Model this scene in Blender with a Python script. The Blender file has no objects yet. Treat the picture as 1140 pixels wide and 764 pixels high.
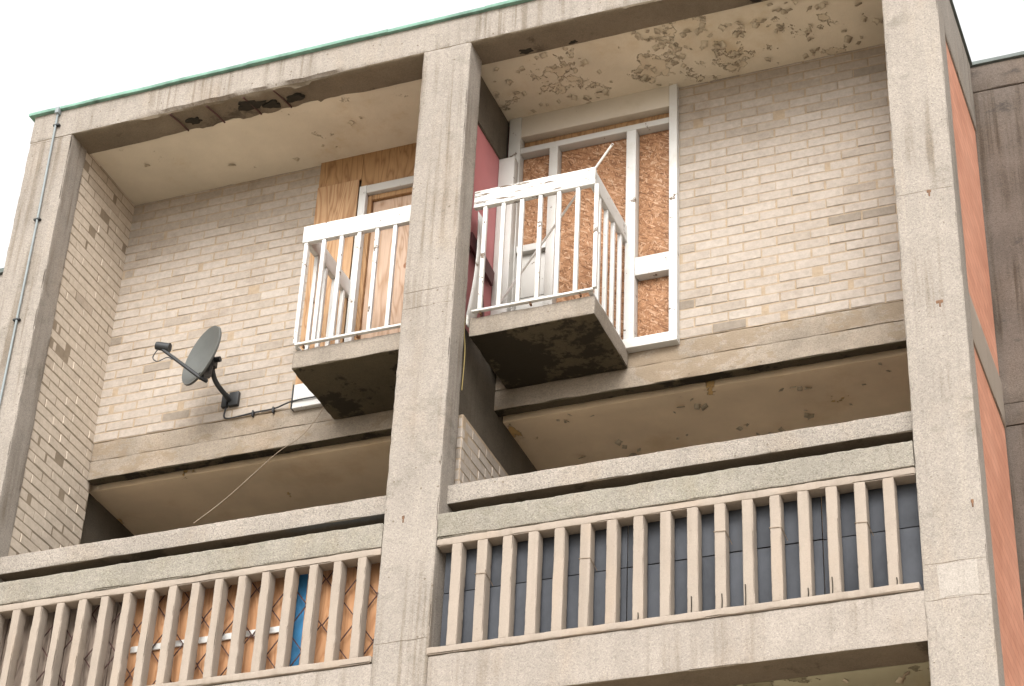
import bpy, bmesh, math, random
from mathutils import Vector, Matrix, noise
random.seed(7)
rad = math.radians
sc = bpy.context.scene
COL = sc.collection

# ------------------------------------------------------------------ camera, sky, sun, exposure
cam_d = bpy.data.cameras.new("camera"); cam = bpy.data.objects.new("camera", cam_d); COL.objects.link(cam)
_r = ((0.931748, 0.360662, 0.042051), (-0.169079, 0.533436, -0.828769), (-0.321337, 0.765094, 0.558008))
rx, dn, fw = (Vector(v) for v in _r)
M = Matrix((( rx.x, -dn.x, -fw.x, 0), (rx.y, -dn.y, -fw.y, 0), (rx.z, -dn.z, -fw.z, 1.6), (0, 0, 0, 1)))
cam.matrix_world = M
cam_d.sensor_width = 36.0; cam_d.lens = 36.0 * 2416.36 / 1140.0
cam_d.clip_start = 0.1; cam_d.clip_end = 3000
sc.camera = cam
SUN_EL, SUN_AZ = 38.0, 166.0          # azimuth measured clockwise from +y
W = bpy.data.worlds.new("World"); sc.world = W; W.use_nodes = True
nt = W.node_tree; bg = nt.nodes["Background"]
sky = nt.nodes.new("ShaderNodeTexSky"); sky.sky_type = 'NISHITA'; sky.sun_disc = False
sky.sun_elevation = rad(SUN_EL); sky.sun_rotation = rad(SUN_AZ); sky.dust_density = 4.0; sky.air_density = 1.0
hs = nt.nodes.new("ShaderNodeHueSaturation"); hs.inputs["Saturation"].default_value = 0.06
nt.links.new(sky.outputs[0], hs.inputs["Color"]); cl_ = nt.nodes.new("ShaderNodeMix"); cl_.data_type = 'RGBA'; cl_.blend_type = 'LIGHTEN'; cl_.inputs[0].default_value = 1.0
cl_.inputs[7].default_value = (3.3, 3.3, 3.34, 1)          # bright cloud layer over the clear sky
nt.links.new(hs.outputs[0], cl_.inputs[6]); nt.links.new(cl_.outputs[2], bg.inputs["Color"])
bg.inputs["Strength"].default_value = 0.15
sd = bpy.data.lights.new("sun", 'SUN'); sd.energy = 0.75; sd.angle = rad(35); sd.color = (1.0, 0.95, 0.88)
sun = bpy.data.objects.new("sun", sd); COL.objects.link(sun)
az = rad(SUN_AZ); el = rad(SUN_EL)
tosun = Vector((math.sin(az) * math.cos(el), math.cos(az) * math.cos(el), math.sin(el)))
sun.rotation_euler = tosun.to_track_quat('Z', 'Y').to_euler(); sun.location = (-20, -40, 60)
vs = sc.view_settings; vs.view_transform = 'Standard'; vs.look = 'None'; vs.gamma = 1.0
vs.use_curve_mapping = False; vs.exposure = 1.27
sc.render.filter_size = 1.75; sc.cycles.max_bounces = 8; sc.cycles.diffuse_bounces = 5

PU, PZ, MO = .243, .0814, .0105      # brick length, course height, joint
# ------------------------------------------------------------------ node helpers
class NT:
    def __init__(s, name):
        s.m = bpy.data.materials.new(name); s.m.use_nodes = True
        s.t = s.m.node_tree; s.b = s.t.nodes["Principled BSDF"]
        tc = s.t.nodes.new("ShaderNodeTexCoord"); oi = s.t.nodes.new("ShaderNodeObjectInfo")
        mul = s.math('MULTIPLY', oi.outputs["Random"], 37.0)
        add = s.t.nodes.new("ShaderNodeVectorMath"); add.operation = 'ADD'
        s.l(tc.outputs["Object"], add.inputs[0]); s.l(mul, add.inputs[1])
        s.co = add.outputs[0]; s.obj = tc.outputs["Object"]; s.rnd = oi.outputs["Random"]
    def l(s, a, b): s.t.links.new(a, b)
    def inp(s, sock, v):
        if hasattr(v, "is_linked") or isinstance(v, bpy.types.NodeSocket): s.l(v, sock)
        else: sock.default_value = v
    def math(s, op, a, b=0.0, c=0.0, clamp=False):
        n = s.t.nodes.new("ShaderNodeMath"); n.operation = op; n.use_clamp = clamp
        s.inp(n.inputs[0], a); s.inp(n.inputs[1], b); s.inp(n.inputs[2], c); return n.outputs[0]
    def mapv(s, scale=(1, 1, 1), rot=(0, 0, 0), loc=(0, 0, 0), co=None):
        n = s.t.nodes.new("ShaderNodeMapping"); s.l(co or s.co, n.inputs[0])
        n.inputs["Scale"].default_value = scale; n.inputs["Rotation"].default_value = rot; n.inputs["Location"].default_value = loc
        return n.outputs[0]
    def noise(s, scale, detail=5, rough=0.6, co=None, dist=0.0):
        n = s.t.nodes.new("ShaderNodeTexNoise"); s.l(co or s.co, n.inputs["Vector"])
        n.inputs["Scale"].default_value = scale; n.inputs["Detail"].default_value = detail
        n.inputs["Roughness"].default_value = rough; n.inputs["Distortion"].default_value = dist
        return n.outputs[0]
    def vor(s, scale, co=None, feat='F1', rand=1.0):
        n = s.t.nodes.new("ShaderNodeTexVoronoi"); n.feature = feat; s.l(co or s.co, n.inputs["Vector"])
        n.inputs["Scale"].default_value = scale; n.inputs["Randomness"].default_value = rand
        return n
    def sep(s, c):
        n = s.t.nodes.new("ShaderNodeSeparateColor"); s.l(c, n.inputs[0]); return n.outputs
    def ramp(s, f, stops, interp='LINEAR'):
        n = s.t.nodes.new("ShaderNodeValToRGB"); n.color_ramp.interpolation = interp
        e = n.color_ramp.elements
        while len(e) < len(stops): e.new(0.5)
        for i, (p, c) in enumerate(stops):
            e[i].position = p; e[i].color = (c[0], c[1], c[2], 1) if not isinstance(c, (int, float)) else (c, c, c, 1)
        s.l(f, n.inputs[0]); return n.outputs[0]
    def step(s, f, a, b): # smooth mask 0..1
        n = s.t.nodes.new("ShaderNodeMapRange"); n.interpolation_type = 'SMOOTHSTEP'
        s.l(f, n.inputs[0]); n.inputs[1].default_value = a; n.inputs[2].default_value = b; return n.outputs[0]
    def mix(s, fac, a, b, mode='MIX'):
        n = s.t.nodes.new("ShaderNodeMix"); n.data_type = 'RGBA'; n.blend_type = mode
        s.inp(n.inputs[0], fac)
        for i, v in ((6, a), (7, b)):
            if isinstance(v, (tuple, list)): n.inputs[i].default_value = (v[0], v[1], v[2], 1)
            elif isinstance(v, (int, float)): n.inputs[i].default_value = (v, v, v, 1)
            else: s.l(v, n.inputs[i])
        return n.outputs[2]
    def bump(s, h, strength=0.3, dist=0.01, prev=None):
        n = s.t.nodes.new("ShaderNodeBump"); n.inputs["Strength"].default_value = strength; n.inputs["Distance"].default_value = dist
        s.l(h, n.inputs["Height"])
        if prev is not None: s.l(prev, n.inputs["Normal"])
        return n.outputs[0]
    def out(s, col, rough=0.85, normal=None, metal=0.0, spec=0.3):
        s.inp(s.b.inputs["Base Color"], col if not isinstance(col, tuple) else (*col, 1)); s.inp(s.b.inputs["Roughness"], rough)
        s.b.inputs["Metallic"].default_value = metal; s.b.inputs["Specular IOR Level"].default_value = spec
        if normal is not None: s.l(normal, s.b.inputs["Normal"])
        return s.m

def concrete(name, base, agg=0.35, streak=0.25, stain=0.35, stain_col=(.09, .08, .06), st0=.60, pits=1.0, bump=0.35, green=0.0, boards=0.0, mottle=0.18, horiz=False):
    n = NT(name)
    b = Vector(base) * ALB
    c = n.ramp(n.noise(2.2, 6, .65), [(.25, b * (1 - mottle)), (.5, b), (.75, b * (1 + mottle * .7))])
    # aggregate speckle
    v = n.vor(120); r = n.sep(v.outputs["Color"])
    sp = n.ramp(r[0], [(0, .55), (.35, .95), (.85, 1.05), (1, 1.35)])
    c = n.mix(agg, c, n.mix(1.0, c, sp, 'MULTIPLY'))
    c = n.mix(agg * .9, c, n.mix(1.0, c, n.ramp(n.noise(160, 2, .6), [(.3, .6), (.6, 1.25)]), 'MULTIPLY'))
    warm = n.step(n.noise(3.1, 4, .6, n.mapv((1, 1, .4), loc=(5, 3, 1))), .5, .75)
    c = n.mix(n.math('MULTIPLY', warm, .35), c, n.mix(1.0, c, (1.06, .95, .82), 'MULTIPLY'))
    # rain streaks running down, in blotchy places
    scl = (16, 16, .5) if not horiz else (.5, 14, 26)
    st = n.noise(1.0, 4, .6, n.mapv(scl))
    sm = n.noise(1.3, 3, .5, n.mapv((1, 1, .7), loc=(9, 2, 4)))
    f = n.math('MULTIPLY', n.step(st, .46, .66), n.step(sm, .42, .6))
    c = n.mix(n.math('MULTIPLY', f, streak), c, n.mix(1.0, c, (.52, .47, .40), 'MULTIPLY'))
    f2 = n.math('MULTIPLY', n.step(st, .52, .3), n.step(sm, .55, .4))
    c = n.mix(n.math('MULTIPLY', f2, streak * .5), c, n.mix(1.0, c, (1.25, 1.24, 1.2), 'MULTIPLY'))
    # stains
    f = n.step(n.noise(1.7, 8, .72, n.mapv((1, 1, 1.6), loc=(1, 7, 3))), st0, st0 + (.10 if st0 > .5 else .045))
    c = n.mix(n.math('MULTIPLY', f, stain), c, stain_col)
    if green:
        g = n.step(n.noise(3.0, 7, .7, n.mapv(loc=(4, 4, 8))), .45, .68)
        c = n.mix(n.math('MULTIPLY', g, green), c, n.mix(1.0, c, (.55, .56, .36), 'MULTIPLY'))
    pv = n.vor(16, n.mapv(loc=(3, 1, 2))); pr = n.sep(pv.outputs["Color"])
    rad_ = n.math('MULTIPLY', pr[1], .13)
    pm = n.math('MULTIPLY', n.math('LESS_THAN', pv.outputs["Distance"], rad_), n.math('GREATER_THAN', pr[0], .55))
    c = n.mix(n.math('MULTIPLY', pm, .75 * pits), c, (.10, .075, .05))
    h = n.math('ADD', n.noise(160, 3, .7), n.math('MULTIPLY', r[0], .5))
    nb = n.bump(h, bump, .006)
    nb = n.bump(n.noise(14, 6, .65), bump * .8, .012, nb)
    if boards:
        w = n.t.nodes.new("ShaderNodeTexWave"); w.wave_type = 'BANDS'; w.bands_direction = 'Z'
        n.l(n.obj, w.inputs[0]); w.inputs["Scale"].default_value = 1.6; w.inputs["Distortion"].default_value = .6; w.inputs["Detail"].default_value = 3
        nb = n.bump(w.outputs[1], boards, .01, nb)
    nb = n.bump(n.math('SUBTRACT', 1.0, pm), .5 * pits, .01, nb)
    return n.out(c, .9, nb, spec=.2)

def brick_mat(name, cols, grime=.5, mo=((.255, .195, .135), (.335, .262, .185)), salt=.25):
    n = NT(name)
    a = n.t.nodes.new("ShaderNodeAttribute"); a.attribute_name = "bcol"
    r = n.sep(a.outputs["Color"])
    c = n.ramp(r[0], cols)
    mort = n.mix(n.noise(9, 5, .7), mo[0], mo[1])
    c = n.mix(r[1], c, mort)
    c = n.mix(.5, c, n.mix(1.0, c, n.ramp(n.noise(26, 6, .7), [(.3, .72), (.7, 1.25)]), 'MULTIPLY'))
    f = n.step(n.noise(1.5, 8, .7, n.mapv((1, 1, 1.3))), .52, .72)
    c = n.mix(n.math('MULTIPLY', f, grime), c, n.mix(1.0, c, (.62, .56, .50), 'MULTIPLY'))
    e = n.step(n.noise(5, 6, .7, n.mapv((1, 1, 2.2), loc=(3, 3, 3))), .62, .72)
    c = n.mix(n.math('MULTIPLY', e, salt), c, (.42, .38, .33))
    h = n.noise(90, 4, .7)
    return n.out(c, .88, n.bump(n.noise(18, 5, .7), .35, .01, n.bump(h, .35, .004)), spec=.2)

def paint_mat(name, base, wood=(.10, .07, .048), wear=.64, dirt=.35, rough=.45, st=(1, 1, 1)):
    n = NT(name)
    ch = n.noise(11 if st[0] == 1 else 3.2, 9, .72, n.mapv(st))
    m = n.step(ch, wear, wear + .015)
    grain = n.noise(1, 4, .6, n.mapv((60, 60, 4)))
    w = n.mix(grain, tuple(v * .6 for v in wood), tuple(min(1, v * 1.7) for v in wood))
    d = n.step(n.noise(3, 7, .7, n.mapv((1, 1, 1), loc=(2, 8, 1))), .45, .75)
    p = n.mix(n.math('MULTIPLY', d, dirt), base, n.mix(1.0, base, (.72, .66, .56), 'MULTIPLY'))
    c = n.mix(m, p, w)
    nb = n.bump(n.math('SUBTRACT', 1.0, m), .5, .003, n.bump(n.noise(60, 3), .12, .004))
    return n.out(c, rough, nb, spec=.4)

def ceiling_mat(name, base, under, amount, damp=.4, edge_shade=0.0, loc=(0, 0, 0)):
    n = NT(name)
    N = n.noise(2.4, 9, .68, n.mapv(loc=loc))
    m = n.step(N, amount, amount + .012)
    b = Vector(base)
    p = n.ramp(n.noise(1.1, 5, .6, n.mapv(loc=(3, 2, 1))), [(.3, b * .78), (.6, b), (.8, b * 1.1)])
    dm = n.step(n.noise(1.6, 8, .7, n.mapv(loc=(7, 1, 2))), .5, .72)
    p = n.mix(n.math('MULTIPLY', dm, damp), p, n.mix(1.0, p, (.72, .58, .38), 'MULTIPLY'))
    u = n.mix(n.noise(7, 6, .7), tuple(v * .7 for v in under), tuple(v * 1.2 for v in under))
    c = n.mix(m, p, u)
    if edge_shade:  # dark line along peel edges: shade under the flakes, painted in
        e = n.math('LESS_THAN', n.math('ABSOLUTE', n.math('SUBTRACT', N, amount + .004)), edge_shade)
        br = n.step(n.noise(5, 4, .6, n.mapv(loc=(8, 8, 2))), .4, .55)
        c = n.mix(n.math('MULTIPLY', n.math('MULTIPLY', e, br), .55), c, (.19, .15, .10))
    nb = n.bump(n.math('SUBTRACT', 1.0, m), .9, .02, n.bump(n.noise(20, 5, .7), .25, .01))
    return n.out(c, .8, nb, spec=.25)

def osb_mat(name, tint=1.0):
    n = NT(name)
    cols = [(0, (.15 * tint, .068 * tint, .028)), (.3, (.27 * tint, .132 * tint, .058)), (.75, (.355 * tint, .19 * tint, .09)), (1, (.48 * tint, .315 * tint, .185))]
    cs, hs_ = None, None
    for i, (an, sc_) in enumerate(((22, (26, 26, 112)), (75, (23, 23, 105)), (110, (27, 27, 116)), (150, (24, 24, 108)))):
        v = n.vor(1.0, n.mapv(sc_, co=n.mapv(rot=(0, rad(an), 0), loc=(i * 3.1, 0, i * 1.7))))
        # rotate first then scale: mapping node scales before rotating, so distort a little for raggedness
        r = n.sep(v.outputs["Color"])
        col = n.ramp(r[0], cols)
        if cs is None: cs, hs_ = col, r[2]
        else:
            k = n.math('GREATER_THAN', r[1], .62)
            cs = n.mix(k, cs, col); 
            hs_ = n.math('ADD', hs_, n.math('MULTIPLY', k, r[2]))
    c = n.mix(.55, cs, n.mix(1.0, cs, n.ramp(n.noise(30, 6, .7), [(.25, .5), (.75, 1.35)]), 'MULTIPLY'))
    f = n.step(n.noise(2.6, 5, .65), .48, .72)
    c = n.mix(n.math('MULTIPLY', f, .3), c, n.mix(1.0, c, (.62, .5, .42), 'MULTIPLY'))
    return n.out(c, .75, n.bump(hs_, .25, .004), spec=.25)

def ply_mat(name, light=(.39, .245, .135), dark=(.26, .14, .068), scale=1.0):
    n = NT(name)
    g = n.noise(2.0 * scale, 3, .5, n.mapv((2.2, 2.2, .35)), dist=.6)
    rings = n.math('FRACT', n.math('MULTIPLY', g, 16.0))
    rings = n.math('ABSOLUTE', n.math('SUBTRACT', n.math('MULTIPLY', rings, 2.0), 1.0))
    fine = n.noise(1, 4, .6, n.mapv((90, 90, 3)))
    c = n.mix(n.math('POWER', rings, 2.2), light, dark)
    c = n.mix(.4, c, n.mix(1.0, c, n.ramp(fine, [(.3, .7), (.7, 1.2)]), 'MULTIPLY'))
    kv = n.vor(3.4, n.mapv((1, 1, .8), loc=(2.3, 0, 5.1)))
    k = n.step(kv.outputs["Distance"], .09, .05)
    c = n.mix(n.math('MULTIPLY', k, .85), c, (.20, .075, .03))
    f = n.step(n.noise(1.8, 6, .7), .5, .75)
    c = n.mix(n.math('MULTIPLY', f, .4), c, n.mix(1.0, c, (.75, .62, .5), 'MULTIPLY'))
    return n.out(c, .7, n.bump(fine, .15, .003), spec=.25)

def plain(name, col, rough=.6, metal=0.0, var=.25, scale=6, spec=.4):
    n = NT(name); b = Vector(col)
    c = n.ramp(n.noise(scale, 6, .68), [(.28, b * (1 - var)), (.5, b), (.75, b * (1 + var))])
    return n.out(c, rough, n.bump(n.noise(scale * 9, 4, .6), .15, .004), metal, spec)

# ------------------------------------------------------------------ materials
ALB = .535
M_ = {}
M_['conc'] = concrete("frame_concrete", (.468, .413, .356), agg=.45, streak=.75, stain=.35, st0=.56, mottle=.14, pits=.9, bump=.4)
M_['rail'] = concrete("aggregate_concrete", (.47, .415, .355), agg=.7, streak=.1, stain=.15, pits=.8, bump=.6)
M_['cope'] = concrete("lichen_concrete", (.43, .39, .325), agg=.6, streak=.15, stain=.22, pits=.8, bump=.75, green=.22)
M_['bal'] = concrete("painted_concrete", (.50, .42, .345), agg=.1, streak=.2, stain=.14, pits=.25, bump=.15, mottle=.1)
M_['beam'] = concrete("beam_concrete", (.477, .418, .36), agg=.42, streak=.4, stain=.08, pits=1.0, bump=.35)
M_['fascia'] = concrete("slab_edge_concrete", (.45, .375, .295), agg=.35, streak=.1, stain=.65, st0=.50, stain_col=(.20, .15, .10), pits=.8, bump=.5, mottle=.3)
M_['slab'] = concrete("balcony_concrete", (.42, .36, .295), agg=.45, streak=.2, stain=.2, pits=.8, bump=.5, mottle=.22)
M_['soffit'] = concrete("dark_soffit_concrete", (.165, .133, .083), agg=.25, streak=0, stain=.88, st0=.49, stain_col=(.026, .021, .014), pits=.3, bump=.4, mottle=.3)  # dark olive base with ragged near-black stains
M_['dark'] = concrete("dark_concrete", (.17, .14, .105), agg=.3, streak=.2, stain=.3, stain_col=(.03, .025, .018), pits=.3, bump=.4, mottle=.3)  # dark brown base; on the recessed deck wall it paints in the shade
M_['under'] = concrete("shaded_underside_concrete", (.285, .23, .165), agg=.25, streak=0, stain=.8, st0=.56, stain_col=(.05, .04, .028), pits=.3, bump=.35, mottle=.25)  # base darkened to put in underside shade; the stains are its own
M_['wing'] = concrete("board_marked_concrete", (.20, .16, .132), agg=.45, streak=.95, stain=.75, st0=.54, stain_col=(.04, .034, .03), pits=.6, bump=.4, mottle=.25, boards=.12)
M_['brick'] = brick_mat("buff_brick", [(0, (.20, .167, .134)), (.3, (.285, .242, .20)), (.6, (.318, .274, .232)), (1, (.352, .31, .268))], .55)
M_['palebrick'] = brick_mat("pale_side_brick", [(0, (.36, .30, .24)), (.5, (.46, .39, .315)), (1, (.50, .43, .355))], .35, ((.20, .16, .12), (.27, .215, .155)))
def orange():
    n = NT("terracotta_brick")
    c = n.ramp(n.noise(2.0, 6, .65), [(.28, (.43, .195, .125)), (.5, (.50, .24, .16)), (.75, (.56, .29, .20))])
    w = n.t.nodes.new("ShaderNodeTexBrick"); n.l(n.mapv(rot=(0, rad(90), rad(90)), co=n.obj), w.inputs[0])
    w.inputs["Scale"].default_value = 1.0; w.inputs["Brick Width"].default_value = PU; w.inputs["Row Height"].default_value = PZ; w.inputs["Mortar Size"].default_value = .005
    w.inputs["Color1"].default_value = (.9, .9, .9, 1); w.inputs["Color2"].default_value = (1.05, 1.05, 1.05, 1); w.inputs["Mortar"].default_value = (.8, .78, .78, 1)
    c = n.mix(1.0, c, w.outputs[0], 'MULTIPLY')
    f = n.step(n.noise(1.2, 6, .7, n.mapv((6, 6, .5))), .5, .75)
    c = n.mix(n.math('MULTIPLY', f, .3), c, n.mix(1.0, c, (.7, .65, .6), 'MULTIPLY'))
    return n.out(c, .85, n.bump(n.noise(40, 4), .2, .004, n.bump(n.math('SUBTRACT', 1.0, w.outputs[1]), .4, .003)), spec=.2)
M_['orange'] = orange()
M_['white'] = paint_mat("white_paint", (.52, .512, .492), wear=.62, dirt=.6)
M_['whitechip'] = paint_mat("chipped_white_paint", (.56, .552, .53), wear=.555, dirt=.5, st=(1.2, 3, 12))
M_['cream'] = paint_mat("cream_paint", (.46, .41, .34), wear=.69, dirt=.5)
M_['greyw'] = paint_mat("grey_white_paint", (.41, .395, .37), wear=.64, dirt=.4)
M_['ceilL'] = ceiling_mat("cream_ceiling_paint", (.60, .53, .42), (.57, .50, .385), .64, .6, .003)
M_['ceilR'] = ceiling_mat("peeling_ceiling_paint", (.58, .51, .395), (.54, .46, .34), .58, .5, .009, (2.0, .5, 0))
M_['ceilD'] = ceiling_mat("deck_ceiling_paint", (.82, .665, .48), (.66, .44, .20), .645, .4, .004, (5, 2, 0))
M_['ceilM'] = ceiling_mat("olive_ceiling_paint", (.36, .34, .235), (.22, .2, .13), .56, .4, .008, (1, 2, 0))  # dull olive base, darker than the other ceilings
M_['osb'] = osb_mat("strand_board", .9)
M_['osb2'] = osb_mat("strand_board_sheltered", .92)
M_['ply'] = ply_mat("plywood")
M_['plyp'] = ply_mat("pale_plywood", (.45, .325, .24), (.32, .205, .13))
M_['orply'] = ply_mat("orange_plywood", (.44, .235, .118), (.34, .165, .075))
M_['plyd'] = ply_mat("brown_plywood", (.29, .17, .08), (.19, .10, .045))
M_['pink'] = plain("pink_paint", (.40, .145, .15), .6, var=.12, scale=2)
M_['blue'] = plain("blue_sheet", (.03, .16, .32), .5, var=.2)
M_['copper'] = plain("verdigris_copper", (.13, .235, .185), .8, var=.55, scale=5)
M_['copperdk'] = plain("dull_green_copper", (.085, .10, .092), .6, var=.3, scale=5)
M_['galv'] = plain("galvanised_metal", (.19, .215, .22), .6, 0.0, var=.15)
M_['dish'] = plain("dish_grey", (.10, .104, .098), .55, var=.12)
M_['black'] = plain("black_metal", (.02, .021, .022), .5, var=.2)
M_['soot'] = plain("soot", (.028, .024, .018), .9, var=.4, scale=14, spec=.1)
M_['patch'] = concrete("patch_concrete", (.54, .485, .425), agg=.35, streak=.3, stain=.1, pits=.4, mottle=.1)
M_['cable'] = plain("black_cable", (.018, .018, .02), .5, var=.2)
M_['rope'] = plain("brown_wire", (.20, .15, .105), .7, var=.2)
M_['yellow'] = plain("yellow_cable", (.24, .18, .06), .6)
M_['rust'] = plain("rust", (.12, .06, .03), .8, var=.5, scale=20)
M_['lattice'] = plain("rusty_lattice", (.055, .022, .018), .7, var=.5, scale=20)
M_['maroon'] = plain("maroon_board", (.07, .02, .022), .6)
M_['timber'] = ply_mat("weathered_timber", (.26, .205, .165), (.15, .115, .09))
M_['pole'] = paint_mat("pole_paint", (.74, .72, .70), wear=.6, dirt=.4)
M_['flake'] = plain("paint_flake", (.40, .34, .25), .7, var=.2)

def slate():
    n = NT("blue_grey_board"); b = Vector((.068, .072, .081))
    c = n.ramp(n.noise(2.2, 6, .65, n.mapv((1, 1, .6))), [(.3, b * .6), (.55, b), (.75, b * 1.35)])
    s_ = n.step(n.noise(1, 5, .6, n.mapv((14, 14, 1.2))), .55, .75)
    c = n.mix(n.math('MULTIPLY', s_, .35), c, (.07, .07, .073))
    return n.out(c, .75, n.bump(n.noise(8, 4), .1, .01), spec=.15)
M_['slate'] = slate()
def grass_mat():
    n = NT("grass_ground")
    c = n.ramp(n.noise(.35, 8, .7), [(.3, (.15, .13, .075)), (.55, (.24, .21, .13)), (.75, (.32, .28, .19))])
    return n.out(c, .95, n.bump(n.noise(40, 5, .7), .6, .03), spec=.1)
M_['grass'] = grass_mat()
M_['bounce_paving'] = concrete("bounce_paving", (.80, .70, .57), agg=.3, streak=0, stain=.2, pits=.4)

# ------------------------------------------------------------------ object helpers
def thing(name, loc, label, cat, group=None):
    o = bpy.data.objects.new(name, None); COL.objects.link(o); o.location = loc; o.empty_display_size = .2
    o["label"] = label; o["category"] = cat
    if group: o["group"] = group
    return o
def wloc(o):
    v = Vector(o.location)
    while o.parent: o = o.parent; v += Vector(o.location)
    return v
def obj(name, bm, mats, parent=None, smooth=True, ang=38, label=None):
    """mesh with world-space verts -> object; with a parent the object is shifted so that it stays in place"""
    me = bpy.data.meshes.new(name)
    bmesh.ops.recalc_face_normals(bm, faces=bm.faces[:]) if name not in NORECALC else None
    bm.to_mesh(me); bm.free()
    if not isinstance(mats, (list, tuple)): mats = [mats]
    for m in mats: me.materials.append(M_[m])
    if smooth:
        me.shade_smooth(); me.set_sharp_from_angle(angle=rad(ang))
    o = bpy.data.objects.new(name, me); COL.objects.link(o)
    if parent is not None:
        o.parent = parent; o.location = -wloc(parent)
    if label: o["label"] = label
    return o
NORECALC = set()
def solo(o, label, cat, group=None):
    o["label"] = label; o["category"] = cat
    if group: o["group"] = group
    return o
def copyto(o, loc, parent):
    c = o.copy(); COL.objects.link(c); c.parent = parent; c.location = Vector(loc) - wloc(parent)
    for ch in o.children:
        d = ch.copy(); COL.objects.link(d); d.parent = c
    return c

def axis_pts(a, b, step, e):
    n = max(1, int(round((b - a) / step)))
    p = [a + (b - a) * i / n for i in range(n + 1)]
    if b - a > 4 * e:
        p = [a, a + e] + [q for q in p[1:-1] if a + 1.6 * e < q < b - 1.6 * e] + [b - e, b]
    return p
def rbox(bm, x0, x1, y0, y1, z0, z1, step=.06, chip=.012, jit=.0012, e=.007, seed=0, mat=None, fmat=None, big=0.0):
    """box of worn concrete: rounded arrises with chips, faintly uneven faces. fmat: {face: material index} for x0 x1 y0 y1 z0 z1"""
    X, Y, Z = axis_pts(x0, x1, step, e), axis_pts(y0, y1, step, e), axis_pts(z0, z1, step, e)
    L = (len(X) - 1, len(Y) - 1, len(Z) - 1)
    cache = {}
    cen = Vector(((x0 + x1) / 2, (y0 + y1) / 2, (z0 + z1) / 2))
    def v(i, j, k):
        key = (i, j, k)
        if key in cache: return cache[key]
        p = Vector((X[i], Y[j], Z[k])); q = p.copy()
        ext = [0 if i == 0 else 1 if i == L[0] else None, 0 if j == 0 else 1 if j == L[1] else None, 0 if k == 0 else 1 if k == L[2] else None]
        ne = sum(x is not None for x in ext)
        s = Vector((seed * 3.7, seed * 1.3, seed * 2.9))
        nv = noise.noise_vector(p * 7 + s)
        q += nv * jit
        if ne >= 2:
            c = max(0.0, noise.noise(p * 5 + s) - .12) * chip * 2.2 + max(0, noise.noise(p * 23 + s) - .2) * chip + e * .35
            if big: c += max(0.0, noise.noise(p * 2.1 + s * 2) - .25) * big
            for a in range(3):
                if ext[a] is not None:
                    q[a] += c * (.6 + .5 * noise.noise(p * 31 + s)) * (1 if ext[a] == 0 else -1)
        cache[key] = bm.verts.new(q); return cache[key]
    def quad(a, b, c, d, m):
        f = bm.faces.new((v(*a), v(*b), v(*c), v(*d))); f.material_index = m
    fm = {k: (mat or 0) for k in ('x0', 'x1', 'y0', 'y1', 'z0', 'z1')}
    if fmat: fm.update(fmat)
    for j in range(L[1]):
        for k in range(L[2]):
            quad((0, j, k), (0, j, k + 1), (0, j + 1, k + 1), (0, j + 1, k), fm['x0'])
            quad((L[0], j, k), (L[0], j + 1, k), (L[0], j + 1, k + 1), (L[0], j, k + 1), fm['x1'])
    for i in range(L[0]):
        for k in range(L[2]):
            quad((i, 0, k), (i + 1, 0, k), (i + 1, 0, k + 1), (i, 0, k + 1), fm['y0'])
            quad((i, L[1], k), (i, L[1], k + 1), (i + 1, L[1], k + 1), (i + 1, L[1], k), fm['y1'])
        for j in range(L[1]):
            quad((i, j, 0), (i, j + 1, 0), (i + 1, j + 1, 0), (i + 1, j, 0), fm['z0'])
            quad((i, j, L[2]), (i + 1, j, L[2]), (i + 1, j + 1, L[2]), (i, j + 1, L[2]), fm['z1'])
def RB(name, mats, parent, x0, x1, y0, y1, z0, z1, label=None, **k):
    bm = bmesh.new(); rbox(bm, x0, x1, y0, y1, z0, z1, **k); return obj(name, bm, mats, parent, label=label)
def box(bm, x0, x1, y0, y1, z0, z1, b=.003, mi=0):
    r = bmesh.ops.create_cube(bm, size=1.0)
    for v in r['verts']:
        v.co = Vector((x0 + (v.co.x + .5) * (x1 - x0), y0 + (v.co.y + .5) * (y1 - y0), z0 + (v.co.z + .5) * (z1 - z0)))
    fs = set(f for v in r['verts'] for f in v.link_faces)
    for f in fs: f.material_index = mi
    if b:
        es = list(set(e for v in r['verts'] for e in v.link_edges))
        bmesh.ops.bevel(bm, geom=es, offset=b, segments=2, affect='EDGES', profile=.5)
def BX(name, mats, parent, *a, b=.003, label=None):
    bm = bmesh.new(); box(bm, *a, b=b); return obj(name, bm, mats, parent, label=label)
def tube(bm, pts, r, seg=8, r2=None):
    pts = [Vector(p) for p in pts]; rings = []
    n = len(pts); up0 = None
    for i, p in enumerate(pts):
        t = (pts[min(i + 1, n - 1)] - pts[max(i - 1, 0)]).normalized()
        if up0 is None:
            up0 = t.orthogonal().normalized()
        u = (up0 - t * up0.dot(t)).normalized(); up0 = u; w = t.cross(u)
        rr = r if r2 is None else r + (r2 - r) * i / (n - 1)
        rings.append([bm.verts.new(p + (u * math.cos(2 * math.pi * k / seg) + w * math.sin(2 * math.pi * k / seg)) * rr) for k in range(seg)])
    for a, b_ in zip(rings, rings[1:]):
        for k in range(seg): bm.faces.new((a[k], a[(k + 1) % seg], b_[(k + 1) % seg], b_[k]))
    bm.faces.new(rings[0][::-1]); bm.faces.new(rings[-1])
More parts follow.
